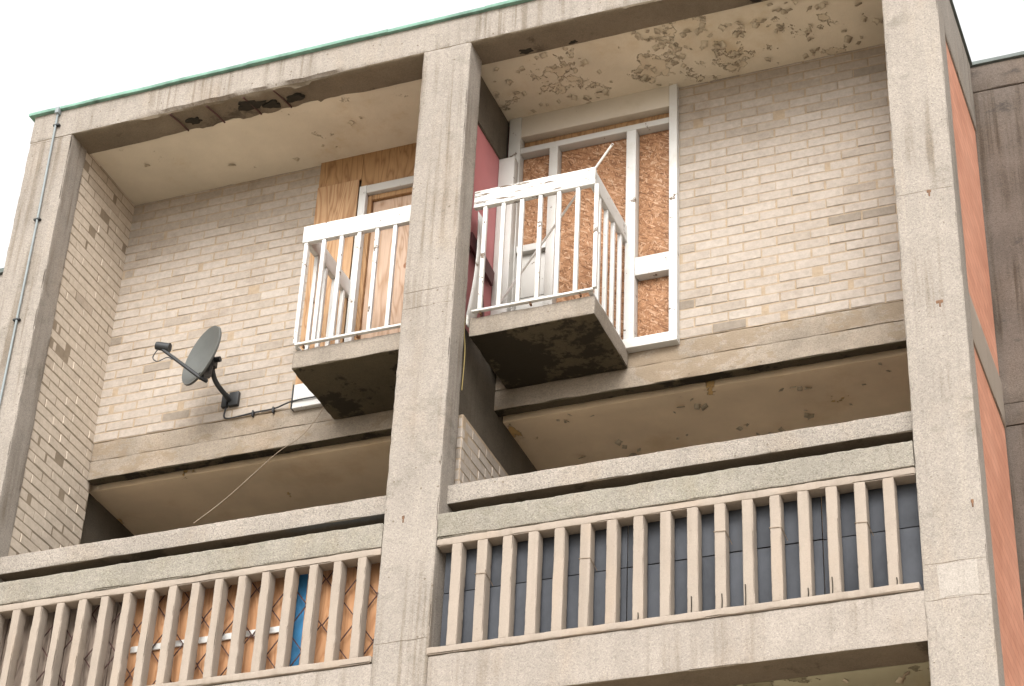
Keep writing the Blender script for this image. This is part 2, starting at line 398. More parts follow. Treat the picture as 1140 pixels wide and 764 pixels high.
def spline(pts, n=8):
    pts = [Vector(p) for p in pts]; out = []
    for i in range(len(pts) - 1):
        p0, p1, p2, p3 = pts[max(i - 1, 0)], pts[i], pts[i + 1], pts[min(i + 2, len(pts) - 1)]
        for k in range(n):
            t = k / n
            out.append(.5 * ((2 * p1) + (p2 - p0) * t + (2 * p0 - 5 * p1 + 4 * p2 - p3) * t * t + (3 * p1 - p0 - 3 * p2 + p3) * t ** 3))
    out.append(pts[-1]); return out
def bar(bm, p, q, w, d, roll=Vector((0, 1, 0))):
    """square bar from p to q, w across, d along roll"""
    p, q = Vector(p), Vector(q); t = (q - p).normalized(); v = (roll - t * roll.dot(t)).normalized(); u = t.cross(v)
    vs_ = [bm.verts.new(c + u * a * w / 2 + v * b * d / 2) for c in (p, q) for a, b in ((-1, -1), (1, -1), (1, 1), (-1, 1))]
    for f in ((0, 1, 2, 3), (4, 7, 6, 5), (0, 4, 5, 1), (1, 5, 6, 2), (2, 6, 7, 3), (3, 7, 4, 0)): bm.faces.new([vs_[i] for i in f])

def bricks(bm, org, u, n, u0, u1, z0, z1, zref=10.125, seed=1, thick=.06, dark=None, uref=0.0, sig=.08, MO=MO, rec=.0022, PM=1.0):
    """brickwork in the vertical plane through org along u, facing n: one bevelled block per brick on a bed of mortar"""
    lay = bm.loops.layers.float_color.get("bcol") or bm.loops.layers.float_color.new("bcol")
    rnd = random.Random(seed); u = Vector(u); n = Vector(n); org = Vector(org)
    def P(a, z, d): 
        p = org + u * a + n * d; return Vector((p.x, p.y, z))
    def face(vs_, c):
        f = bm.faces.new(vs_)
        for lp in f.loops: lp[lay] = c
        return f
    mc = [bm.verts.new(P(a, z, -rec)) for a, z in ((u0, z0), (u1, z0), (u1, z1), (u0, z1))]
    mb = [bm.verts.new(P(a, z, -thick)) for a, z in ((u0, z0), (u1, z0), (u1, z1), (u0, z1))]
    mcol = (.5, 1, 0, 1)
    face(mc, mcol); face(mb[::-1], mcol)
    for k in range(4): face((mc[k], mb[k], mb[(k + 1) % 4], mc[(k + 1) % 4]), mcol)
    r0 = int(math.floor((z0 - zref) / PZ)); r1 = int(math.ceil((z1 - zref) / PZ))
    for r in range(r0, r1):
        za, zb = max(zref + r * PZ + MO / 2, z0), min(zref + (r + 1) * PZ - MO / 2, z1)
        if zb - za < .015: continue
        off = (r % 2) * PU / 2
        k = int(math.floor((u0 - uref - off) / PU)) - 1
        run = rnd.uniform(-.006, .006)
        while True:
            a = uref + off + k * PU + MO * PM / 2 + run; b = a + PU - MO * PM; k += 1
            if a > u1: break
            a, b = max(a, u0 + .002), min(b, u1 - .002)
            if b - a < .025: continue
            a += rnd.uniform(-.003, .003); b += rnd.uniform(-.003, .003)
            v_ = min(1, max(0, rnd.gauss(.6, sig)))
            if rnd.random() < sig * .35: v_ = rnd.uniform(0, .25)
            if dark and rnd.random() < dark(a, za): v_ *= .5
            c = (v_, 0, 0, 1)
            tilt = rnd.uniform(-.003, .003); s = .004
            zz = [za + rnd.uniform(-.0015, .0015), za + rnd.uniform(-.0015, .0015), zb + rnd.uniform(-.0015, .0015), zb + rnd.uniform(-.0015, .0015)]
            d = rnd.uniform(-.0005, .003)
            ring = ((a, zz[0]), (b, zz[1]), (b, zz[2]), (a, zz[3])); sg = ((1, 1), (-1, 1), (-1, -1), (1, -1))
            q0 = [bm.verts.new(P(x, z, -.02)) for x, z in ring]
            q1 = [bm.verts.new(P(x, z, d - s * .7)) for x, z in ring]
            q2 = [bm.verts.new(P(x + s * i, z + s * j, d + (tilt if x == a else 0))) for (x, z), (i, j) in zip(ring, sg)]
            face(q2, c)
            for m in range(4):
                face((q1[m], q1[(m + 1) % 4], q2[(m + 1) % 4], q2[m]), c); face((q0[m], q0[(m + 1) % 4], q1[(m + 1) % 4], q1[m]), c)

# ------------------------------------------------------------------ the setting: ground
def sheet(name, mat, x0, x1, y0, y1, z, n=1):
    bm = bmesh.new(); bmesh.ops.create_grid(bm, x_segments=n, y_segments=n, size=.5)
    for v in bm.verts: v.co = Vector((x0 + (v.co.x + .5) * (x1 - x0), y0 + (v.co.y + .5) * (y1 - y0), z))
    o = obj(name, bm, mat, None, smooth=False); o["kind"] = "structure"; return o
sheet("ground", 'grass', -900, 900, -900, 900, 0.0)
sheet("bounce_pavement", 'bounce_paving', -60, 60, -70, 30, 0.004)  # unseen; widened and made pale to bounce light up to the soffits

# ------------------------------------------------------------------ dimensions (metres, camera foot at the origin)
YF, YR = 11.0, 12.0
LX0, LX1 = -8.868, -8.475      # left pier
CX0, CX1 = -5.452, -5.072      # middle column
RX0, RX1 = -2.015, -1.642      # right pier
CEIL, DECKC = 12.425, 9.795
ZB = 10.125                    # upper floor level

bld = thing("apartment_building", (-5.2, 12.5, 0), "weathered concrete frame of a tall apartment block, three square columns under a deep roof beam", "building")
# columns
col = {}
for nm, x0, x1, sd_, lab in (('L', LX0, LX1, 1, "left corner column with a conduit"), ('C', CX0, CX1, 2, "middle column between the two balconies"), ('R', RX0, RX1, 3, "right corner column")):
    bm = bmesh.new()
    rbox(bm, x0, x1, YF, YF + .225, 6.0, 12.41, step=.04, chip=.03, seed=sd_, e=.008, jit=.0018)
    rbox(bm, x0, x1, YF, YF + .225, -.1, 6.0, step=.25, chip=.004, seed=sd_ + 10)
    col[nm] = obj("column", bm, 'conc', bld, label=lab)
# pour joints on the columns as fine cracks in relief
def joint(parent, x0, x1, z, seed):
    bm = bmesh.new(); pts = []
    n = 14
    for i in range(n + 1):
        x = x0 + (x1 - x0) * i / n
        pts.append((x, YF - .0005, z + noise.noise(Vector((x * 9, z, seed))) * .007))
    tube(bm, pts, .0013, 5); obj("pour_joint", bm, 'under', parent)
joint(col['C'], CX0 + .01, CX1 - .01, 10.20, 1); joint(col['C'], CX0 + .01, CX1 - .01, 10.065, 2); joint(col['C'], CX0 + .01, CX1 - .01, 7.53, 6)
joint(col['R'], RX0 + .01, RX1 - .01, 10.22, 3); joint(col['R'], RX0 + .01, RX1 - .01, 7.56, 4); joint(col['L'], LX0 + .01, LX1 - .01, 12.385, 5)
joint(col['R'], RX0 + .01, RX1 - .01, 7.33, 8)
for (x, z, c, w) in ((-1.802, 10.212, 'R', .03), (-1.792, 9.352, 'R', .045), (-5.314, 8.415, 'C', .02), (-1.70, 7.93, 'R', .018)):
    bm = bmesh.new()
    box(bm, x - w / 2, x + w / 2, YF - .003, YF + .01, z - .012, z + .012, b=.004)
    box(bm, x - .004, x + .006, YF - .004, YF + .01, z - .04, z, b=.003)
    obj("rusty_fixing", bm, 'rust', col[c])
def patch(parent, x0, x1, z0, z1, seed, mat='patch', t=.003):
    bm = bmesh.new(); n = 12; pts = []
    for i in range(n): pts.append((x0 + (x1 - x0) * i / n, z0))
    for i in range(n): pts.append((x1, z0 + (z1 - z0) * i / n))
    for i in range(n): pts.append((x1 - (x1 - x0) * i / n, z1))
    for i in range(n): pts.append((x0, z1 - (z1 - z0) * i / n))
    pts = [(x + .016 * noise.noise(Vector((x * 9, z * 9, seed))), z + .016 * noise.noise(Vector((z * 9, x * 9, seed + 5)))) for x, z in pts]
    f = [bm.verts.new((x, YF - t, z)) for x, z in pts]; b = [bm.verts.new((x, YF + .01, z)) for x, z in pts]
    bm.faces.new(f); m = len(f)
    for k in range(m): bm.faces.new((f[k], b[k], b[(k + 1) % m], f[(k + 1) % m]))
    obj("repair_patch", bm, mat, parent, smooth=False)
patch(col['R'], -1.93, -1.70, 7.34, 7.55, 1, t=.0015)
# roof beam with the spalled lower edge
bm = bmesh.new()
def roofbeam(bm):
    x0, x1 = LX0, RX1; nx = int((x1 - x0) / .03)
    prof = []
    for t in range(9): prof.append(('f', 12.675 - .265 * t / 8))
    for t in range(7): prof.append(('b', 11.012 + .25 * t / 6))
    rows = []
    for i in range(nx + 1):
        x = x0 + (x1 - x0) * i / nx
        sp = max(0, 1 - abs((x + 7.0) / .95) ** 4) if -7.95 < x < -6.05 else 0
        nn = noise.noise(Vector((x * 2.6, 3, 1))) * .5 + .5
        depth = sp * max(0.0, .012 + .075 * (noise.noise(Vector((x * 4.1, 9, 1))) + .3))
        # smaller ragged loss over the right bay
        if -3.9 < x < -2.6: depth = max(depth, .035 * max(0, noise.noise(Vector((x * 7, 2, 4))) + .2))
        depth += .006 * max(0, noise.noise(Vector((x * 13, 5, 5))))
        row = []
        for kind, q in prof:
            if kind == 'f':
                z = q; y = YF
                if z < 12.41 + depth * .7 and depth > .001:
                    y += depth * .9 * (1 - (z - 12.41) / max(depth * .7, .01)); 
                if z <= 12.411: z += depth * .55
                p = Vector((x, y, z)); p += noise.noise_vector(p * 9) * (.0016 + (.012 * sp * min(1, depth * 18) if z < 12.5 else 0))
            else:
                y = q; z = 12.40
                if sp > 0:
                    # concrete cover lost between the bars: shallow cells
                    z += min(.035, depth * .55) * (1 if noise.noise(Vector((x * 5.2, y * 7, 7))) > -.2 else .15)
                p = Vector((x, max(y, YF + depth * .9 + .01), z)); p += noise.noise_vector(p * 11) * (.0016 + .008 * sp)
            row.append(bm.verts.new(p))
        row.append(bm.verts.new((x, 11.262, 12.675)))
        rows.append(row)
    for a, b in zip(rows, rows[1:]):
        m = len(a)
        for j in range(m):
            f = bm.faces.new((a[j], b[j], b[(j + 1) % m], a[(j + 1) % m]))
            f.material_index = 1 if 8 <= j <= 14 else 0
    bm.faces.new(rows[0]); bm.faces.new(rows[-1][::-1])
roofbeam(bm)
rb = obj("roof_beam", bm, ['conc', 'under'], bld, ang=50)
# rebar exposed in the spalled patch
for x in (-7.62, -7.3, -6.98, -6.72):
    bm = bmesh.new(); tube(bm, [(x, 11.03, 12.405), (x + .03, 11.14, 12.402), (x + .05, 11.25, 12.398)], .007, 6); obj("rebar", bm, 'lattice', rb)
# soot and bitumen left in the spall
for x, y, s in ((-7.47, 11.16, .07), (-6.96, 11.13, .12), (-6.80, 11.18, .07), (-6.60, 11.16, .075), (-4.72, 11.22, .06), (-4.35, 11.235, .035), (-2.95, 11.23, .05), (-2.6, 11.225, .06)):
    bm = bmesh.new(); ring = []
    for k in range(18):
        a = k / 18 * 2 * math.pi; r = s * (.6 + .55 * noise.noise(Vector((math.cos(a) * 1.3 + x * 9, math.sin(a) * 1.3, 2))))
        ring.append((x + math.cos(a) * r * 1.5, min(y + math.sin(a) * r * .8, 11.255)))
    lo = [bm.verts.new((p[0], p[1], 12.3965)) for p in ring]; hi = [bm.verts.new((p[0], p[1], 12.43)) for p in ring]
    bm.faces.new(lo[::-1])
    for k in range(18): bm.faces.new((lo[k], lo[(k + 1) % 18], hi[(k + 1) % 18], hi[k]))
    obj("soot_patch", bm, 'soot', rb)
# green copper coping in lapped lengths
def coping(parent, x0, x1, y, z, mat, h=.028, seed=0, y1=None):
    bm = bmesh.new(); rnd = random.Random(seed); x = x0
    while x < x1 - .01:
        xe = min(x + rnd.uniform(.8, 1.4), x1); n = max(2, int((xe - x) / .08)); o = rnd.uniform(-.004, .004)
        rows = []
        for i in range(n + 1):
            xx = x - .004 + (xe - x + .012) * i / n
            w = noise.noise(Vector((xx * 3, seed, 1))) * .006 + o; dz = noise.noise(Vector((xx * 1.7, seed, 4))) * .006
            rows.append([bm.verts.new(p) for p in ((xx, y + w, z + dz), (xx, y - .003 + w, z + h * .5), (xx, y + w, z + h), (xx, (y1 or y + .32), z + h + .01), (xx, (y1 or y + .32), z), (xx, y + .03, z))])
        for a, b in zip(rows, rows[1:]):
            for j in range(6): bm.faces.new((a[j], b[j], b[(j + 1) % 6], a[(j + 1) % 6]))
        bm.faces.new(rows[0]); bm.faces.new(rows[-1][::-1]); x = xe
    c = obj("coping", bm, mat, parent)
    return c
cop = coping(rb, LX0 - .04, RX1 + .02, YF - .03, 12.677, 'copper', seed=3)
# ceilings
def slab_sheet(name, mat, parent, x0, x1, y0, y1, z0, z1, label=None):
    return RB(name, mat, parent, x0, x1, y0, y1, z0, z1, step=.12, chip=.0, jit=.0025, e=.004, seed=int(x0 * 10) % 17, label=label)
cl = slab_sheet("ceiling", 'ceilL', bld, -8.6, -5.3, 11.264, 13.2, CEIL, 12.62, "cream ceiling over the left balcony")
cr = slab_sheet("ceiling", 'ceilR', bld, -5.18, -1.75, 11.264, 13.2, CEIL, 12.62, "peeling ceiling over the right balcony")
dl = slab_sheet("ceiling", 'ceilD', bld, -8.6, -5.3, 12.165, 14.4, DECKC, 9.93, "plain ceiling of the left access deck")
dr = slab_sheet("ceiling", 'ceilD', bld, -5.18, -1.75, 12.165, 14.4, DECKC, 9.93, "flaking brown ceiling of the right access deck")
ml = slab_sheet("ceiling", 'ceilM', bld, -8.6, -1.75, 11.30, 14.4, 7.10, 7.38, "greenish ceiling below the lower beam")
def flakes(parent, x0, x1, y0, y1, z, count, seed, thr, band, loc):
    rnd = random.Random(seed); bm = bmesh.new(); made = 0; tries = 0
    while made < count and tries < 60000:
        tries += 1
        x, y = rnd.uniform(x0, x1), rnd.uniform(y0, y1)
        nz = noise.fractal(Vector((x * 2.6, y * 2.6, seed)), .9, 2.1, 5)
        if abs(nz - thr) > band: continue
        s = rnd.uniform(.014, .045); a = rnd.uniform(0, 6.28); curl = rnd.uniform(.25, .8)
        ca, sa = math.cos(a), math.sin(a); g = []
        for i in range(4):
            for j in range(3):
                u_ = i / 3 * s; w_ = (j - 1) * s * rnd.uniform(.45, .75)
                dz = -(i / 3) ** 1.8 * s * curl - .001
                g.append(bm.verts.new((x + ca * u_ - sa * w_, y + sa * u_ + ca * w_, z + dz)))
        for i in range(3):
            for j in range(2): bm.faces.new((g[i * 3 + j], g[i * 3 + j + 1], g[i * 3 + j + 4], g[i * 3 + j + 3]))
        made += 1
    o = obj("peeling_paint", bm, 'flake', parent); o["kind"] = "stuff"
    md = o.modifiers.new("thick", 'SOLIDIFY'); md.thickness = .0015
flakes(cr, -5.0, -2.05, 11.3, 11.95, CEIL, 170, 5, .08, .07, None)
flakes(cl, -8.3, -5.5, 11.3, 11.9, CEIL, 9, 9, .1, .05, None)
flakes(dr, -4.9, -2.1, 12.2, 13.0, DECKC, 40, 12, .12, .05, None)
flakes(ml, -4.0, -2.1, 11.35, 11.7, 7.10, 26, 14, .1, .08, None)
# floor slabs and their edges: two courses with a joint between, a drip groove behind
for k, (x0, x1) in enumerate(((-8.475, -5.3), (-5.16, -1.75))):
    bm = bmesh.new()
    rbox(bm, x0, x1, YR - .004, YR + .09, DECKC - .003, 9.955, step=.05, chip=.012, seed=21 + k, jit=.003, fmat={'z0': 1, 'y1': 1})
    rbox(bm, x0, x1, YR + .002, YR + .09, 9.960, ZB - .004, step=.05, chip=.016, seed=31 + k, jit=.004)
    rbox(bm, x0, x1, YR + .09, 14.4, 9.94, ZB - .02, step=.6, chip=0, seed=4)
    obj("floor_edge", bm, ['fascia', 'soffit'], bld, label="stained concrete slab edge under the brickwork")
RB("floor_slab", 'slab', bld, -8.6, -1.75, YF + .23, 14.4, 7.40, 7.452, step=.5)
# lower beam, flush with the columns
for x0, x1, s in ((-12.0, LX0, 5), (LX1, CX0, 6), (CX1, RX0, 7)):
    if x0 < -9: continue
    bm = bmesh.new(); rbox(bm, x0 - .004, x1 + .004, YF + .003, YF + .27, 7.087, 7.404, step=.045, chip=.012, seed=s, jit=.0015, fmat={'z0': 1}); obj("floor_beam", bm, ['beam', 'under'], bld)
for z in (4.45, 1.85):
    for x0, x1 in ((LX1, CX0), (CX1, RX0)):
        RB("floor_beam", 'beam', bld, x0, x1, YF + .003, YF + .27, z, z + .32, step=.3)
# party wall and downstand beams
bm = bmesh.new(); box(bm, -5.40, -5.165, YF + .226, 13.2, ZB, CEIL, b=0); obj("party_wall", bm, 'pink', bld, smooth=False, label="pink painted party wall beside the right balcony")
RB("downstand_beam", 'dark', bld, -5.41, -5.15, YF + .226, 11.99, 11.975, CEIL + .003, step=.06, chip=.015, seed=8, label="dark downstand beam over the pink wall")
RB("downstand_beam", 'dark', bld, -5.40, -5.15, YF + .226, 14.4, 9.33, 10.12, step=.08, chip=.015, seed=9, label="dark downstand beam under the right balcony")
bm = bmesh.new(); bricks(bm, (-5.072, 11.30, 0), (0, 1, 0), (1, 0, 0), 0, 1.6, 7.45, 9.33, seed=12, thick=.3, uref=.05)
bricks(bm, (-5.38, 11.30, 0), (1, 0, 0), (0, -1, 0), 0, .307, 7.45, 9.33, seed=13, thick=.05, uref=-.1)
obj("brick_nib", bm, 'brick', bld, smooth=False)
RB("return_wall", 'dark', bld, -8.75, -8.56, YR + .02, 14.4, 7.45, 9.93, step=.2, seed=14, label="dark wall of the left deck")  # dark only because recessed; the shade is put into its colour
bm = bmesh.new(); box(bm, -8.6, -1.75, 14.4, 14.5, 7.4, 12.6, b=0); obj("back_wall", bm, 'slab', bld, smooth=False)
bm = bmesh.new(); box(bm, -8.6, -1.75, 12.0, 12.1, 0, 7.08, b=0); obj("lower_wall", bm, 'fascia', bld, smooth=False)
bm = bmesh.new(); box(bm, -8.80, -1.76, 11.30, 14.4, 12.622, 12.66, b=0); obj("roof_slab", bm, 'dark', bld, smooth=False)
# right end wall: terracotta brick between concrete bands
EX = -1.70
bm = bmesh.new(); box(bm, EX - .05, EX, 11.22, 12.66, 9.765, 11.985, b=0); box(bm, EX - .05, EX, 11.22, 12.66, -.1, 9.405, b=0)
obj("end_wall", bm, 'orange', bld, smooth=False, label="terracotta brick infill of the end wall")
RB("wall_band", 'bal', bld, EX - .1, EX + .012, 11.226, 12.665, 9.40, 9.77, step=.08, seed=15, label="pale concrete band across the terracotta end wall")
RB("wall_band", 'conc', bld, EX - .1, EX + .012, 11.226, 12.665, 11.98, 12.62, step=.08, seed=16, label="concrete band along the top of the end wall")
bm = bmesh.new(); box(bm, -1.80, EX + .03, 11.27, 12.665, 12.622, 12.645, b=.004); obj("end_coping", bm, 'copperdk', bld)

# ------------------------------------------------------------------ brick walls of the two upper bays
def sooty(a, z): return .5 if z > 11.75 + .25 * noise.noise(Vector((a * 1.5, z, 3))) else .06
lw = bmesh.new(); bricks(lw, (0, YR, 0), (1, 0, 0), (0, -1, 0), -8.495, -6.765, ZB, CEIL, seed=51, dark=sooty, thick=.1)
o = obj("brick_wall", lw, 'brick', None, smooth=False); solo(o, "buff brick wall behind the satellite dish, left of the plywood", "brick wall")
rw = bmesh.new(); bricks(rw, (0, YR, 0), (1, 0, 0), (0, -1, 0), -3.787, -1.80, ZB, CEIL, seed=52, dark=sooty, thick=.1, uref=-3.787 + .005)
o = obj("brick_wall", rw, 'brick', None, smooth=False); solo(o, "buff brick wall between the strand board window and the right corner column", "brick wall")
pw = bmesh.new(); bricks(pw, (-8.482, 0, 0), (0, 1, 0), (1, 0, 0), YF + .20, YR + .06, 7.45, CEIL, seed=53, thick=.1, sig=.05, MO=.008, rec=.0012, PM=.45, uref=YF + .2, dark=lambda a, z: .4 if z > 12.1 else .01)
o = obj("brick_wall", pw, 'palebrick', None, smooth=False); solo(o, "tall side brick wall running back from the left corner column", "brick wall")

# ------------------------------------------------------------------ concrete balustrades of the access deck
BALX = [-4.927 + .1716 * i for i in range(17)]
def make_baluster(seed, hw, chip, big):
    bm = bmesh.new()
    rbox(bm, -hw, hw, YF + .006 - YF, .092, 7.458, 8.172, step=.025, chip=chip, seed=seed, jit=.002, e=.005, big=big)
    return bm
bal_srcs = {70: [], 80: []}
def balustrade(xa, xb, xs, label, seed):
    t = thing("concrete_balustrade", ((xa + xb) / 2, YF, 7.4), label, "balustrade", "concrete balustrades of the access deck")
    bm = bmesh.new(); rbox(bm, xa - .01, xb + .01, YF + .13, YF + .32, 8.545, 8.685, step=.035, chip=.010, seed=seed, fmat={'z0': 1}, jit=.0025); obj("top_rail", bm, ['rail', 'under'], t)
    bm = bmesh.new(); rbox(bm, xa, xb, YF - .003, YF + .115, 8.222, 8.398, step=.03, chip=.018, seed=seed + 1, jit=.004, e=.01); obj("coping_rail", bm, 'cope', t)
    bm = bmesh.new(); rbox(bm, xa, xb, YF + .003, YF + .113, 8.168, 8.219, step=.025, chip=.014, seed=seed + 2, big=.05 if seed > 75 else .02, jit=.002); obj("head_rail", bm, 'bal', t)
    bm = bmesh.new(); rbox(bm, xa - .01, xb - (.02 if seed < 80 else .0), YF - .012, YF + .113, 7.407, 7.455, step=.03, chip=.014, seed=seed + 3, jit=.002); obj("sill", bm, 'bal', t)
    rnd = random.Random(seed); bal_src = bal_srcs[seed]
    for i, x in enumerate(xs):
        if len(bal_src) < 6:
            o = obj("baluster", make_baluster(seed + 40 + len(bal_src), *((.034, .02, .05) if seed == 70 else (.030, .024, .075))), 'bal', None); o.parent = t; bal_src.append(o)
            o.location = Vector((x, YF, 0)) - wloc(t)
        else:
            o = copyto(bal_src[rnd.randrange(6)], (x, YF, 0), t)
            o.rotation_euler = (0, 0, 0)
    return t
def rnd_off(i): return ((i * 37) % 11 - 5) * .004
bR = balustrade(CX1 + .002, RX0 - .002, BALX, "concrete balustrade in front of blue grey boards, right of the middle column", 70)
BALXL = [-8.33 + .1716 * i for i in range(17)]
bL = balustrade(LX1 + .002, CX0 - .002, BALXL, "concrete balustrade in front of orange boards and a rusty lattice", 80)
for i, h in ((7, .05), (9, .11), (10, .10), (11, .14), (13, .06), (14, .11), (16, .05)):
    x = BALX[i] + rnd_off(i); bm = bmesh.new(); tube(bm, [(x, YF + .001, 7.456), (x + .003, YF - .001, 7.456 + h * .5), (x, YF + .003, 7.456 + h)], .0035, 6)
    obj("exposed_rod", bm, 'soot', bR)
# thin wires tied round some balusters of the right one
for i, z in ((1, 7.93), (5, 7.93), (10, 7.98), (12, 7.95), (15, 7.9)):
    x = BALX[i]; bm = bmesh.new(); tube(bm, [(x - .038, YF + .10, z - .01), (x - .036, YF + .003, z), (x, YF + .002, z - .003), (x + .036, YF + .003, z - .006), (x + .039, YF + .06, z - .02), (x + .048, YF + .10, z - .05)], .0026, 5)
    o = obj("wire_tie", bm, 'rope', bR)
# boards behind the balustrades
x = CX1 + .02; k = 0
rnd = random.Random(4)
labs = iter(["pale edge", ""])
t = thing("board_screen", (-3.54, 11.13, 7.5), "dark blue grey boarding behind the right concrete balusters", "boarding")
while x < RX0 - .02:
    xe = min(x + .61, RX0 - .004)
    for z0, z1 in ((7.454, 7.885), (7.890, 8.37)):
        BX("panel", 'slate', t, x, xe - .005, 11.122 + rnd.uniform(0, .006), 11.14, z0 + rnd.uniform(0, .004), z1, b=.002)
    x = xe
t = thing("board_screen", (-6.4, 11.25, 7.5), "orange timber boards closing the deck behind the left balusters", "boarding")
BX("panel", 'orply', t, -7.35, -6.128, 11.175, 11.19, 7.454, 8.30, b=.002); BX("panel", 'orply', t, -6.052, -5.40, 11.175, 11.19, 7.454, 8.30, b=.002)
t = thing("plank_screen", (-7.9, 11.25, 7.5), "weathered grey brown boards behind the leftmost balusters", "boarding")
for i in range(9):
    BX("plank", 'timber', t, -8.46 + i * .123, -8.342 + i * .123, 11.18 + (i % 3) * .003, 11.20, 7.454, 8.32, b=.003)
bm = bmesh.new(); box(bm, -6.22, -5.40, 11.195, 11.20, 7.454, 8.505, b=.001)
solo(obj("blue_sheet", bm, 'blue'), "bright blue sheet showing between the orange boards and under the top rail", "sheet")
bm = bmesh.new(); box(bm, -7.31, -6.19, 11.157, 11.172, 7.80, 7.845, b=.003)
solo(obj("batten", bm, 'white'), "white horizontal batten across the orange boards", "batten")
t = thing("lattice_gate", (-6.4, 11.2, 7.45), "rusty diamond lattice gate drawn across the orange boards", "gate")
bm = bmesh.new(); dx, dz = .25, .165
xx = -7.9
def clipbar(p, q):
    return p, q
i = 0
while xx < -5.3:
    for s in (1, -1):
        # zigzag up
        z = 7.47; x = xx; d = s
        pts = []
        while z < 8.28:
            x2 = x + d * dx / 2; z2 = min(z + dz, 8.30)
            if z2 - z < dz: x2 = x + d * dx / 2 * (z2 - z) / dz
            bar(bm, (x, 11.145 + .006 * s, z), (x2, 11.145 + .006 * s, z2), .008, .004)
            x, z, d = x2, z2, -d
    xx += dx
obj("lattice", bm, 'lattice', t)
# ------------------------------------------------------------------ boarded openings
# right bay
t = thing("boarded_window", (-4.45, YR, ZB), "tall white frame of three strand board panels behind the right balcony", "boarded window")
yf = 11.945
fr = lambda *a, **k: BX("frame", k.pop('m', 'white'), t, *a, **k)
BX("jamb", 'white', t, -3.838, -3.776, yf, 12.06, 10.085, CEIL, b=.004)
BX("sill", 'white', t, -5.03, -3.774, yf - .012, 12.06, 10.083, 10.162, b=.004)
BX("transom", 'greyw', t, -5.03, -3.84, yf + .004, 12.06, 12.062, 12.115, b=.003)
BX("head_board", 'cream', t, -5.03, -3.84, yf + .006, 12.06, 12.225, CEIL + .002, b=.003)
BX("mullion", 'greyw', t, -4.79, -4.72, yf + .002, 12.06, 10.162, 12.061, b=.004)
BX("mullion", 'white', t, -4.172, -4.096, yf + .002, 12.06, 10.162, 12.061, b=.004)
BX("mid_rail", 'white', t, -4.095, -3.839, yf + .006, 12.06, 10.71, 10.87, b=.004)
BX("mid_rail", 'greyw', t, -5.028, -4.791, yf + .01, 12.06, 11.125, 11.185, b=.003)
BX("post", 'greyw', t, -5.128, -5.031, yf - .002, 12.06, 10.10, CEIL, b=.004)
BX("board", 'greyw', t, -5.162, -5.035, yf - .09, yf - .004, 10.10, 11.97, b=.006, label="broad pale boxing beside the pink wall")
for x0, x1, z0, z1, m in ((-4.719, -4.173, 10.163, 12.06, 'osb'), (-4.095, -3.839, 10.163, 10.709, 'osb'), (-4.095, -3.839, 10.871, 12.06, 'osb'), (-5.03, -4.791, 11.186, 12.06, 'osb'), (-5.03, -3.84, 12.116, 12.224, 'plyd')):  # strip above the transom: shaded strand board, the shade put into a browner colour
    BX("strand_board", m, t, x0, x1, 12.025, 12.043, z0, z1, b=.001)
for z0, z1 in ((10.33, 10.73), (10.737, 11.124)): BX("door_panel", 'greyw', t, -5.028, -4.791, 12.0, 12.03, z0, z1, b=.004)
BX("strand_board", 'osb2', t, -5.028, -4.791, 12.03, 12.045, 10.163, 10.329, b=.001, label="strand board showing through the broken foot of the white door")
# left bay
t = thing("boarded_door", (-6.1, YR, ZB), "plywood boarded doorway with a white door frame behind the left balcony", "boarded door")
BX("plywood", 'ply', t, -6.762, -6.40, 11.965, 11.983, 10.30, 12.165, b=.002); BX("plywood", 'plyd', t, -6.762, -6.386, 11.975, 11.99, 12.168, CEIL, b=.002); BX("plywood", 'plyd', t, -6.383, -5.405, 11.975, 11.99, 12.072, CEIL, b=.002)
BX("bottom_board", 'white', t, -6.76, -6.40, 11.955, 12.0, 10.09, 10.298, b=.003)
BX("door_frame", 'white', t, -6.378, -6.318, yf, 12.06, 10.10, 12.07, b=.004); BX("door_frame", 'greyw', t, -6.317, -5.405, yf + .002, 12.06, 11.995, 12.07, b=.004)
BX("inner_frame", 'plyd', t, -6.317, -6.28, 11.985, 12.04, 10.10, 11.993, b=.003); BX("inner_frame", 'plyd', t, -6.279, -5.405, 11.985, 12.04, 11.945, 11.993, b=.003)
BX("door_board", 'plyp', t, -6.279, -5.87, 12.015, 12.035, 10.10, 11.944, b=.002); BX("door_board", 'plyp', t, -5.866, -5.405, 12.015, 12.035, 10.10, 11.944, b=.002)
BX("backing", 'dark', t, -6.762, -5.405, 12.045, 12.06, 10.09, CEIL, b=0)

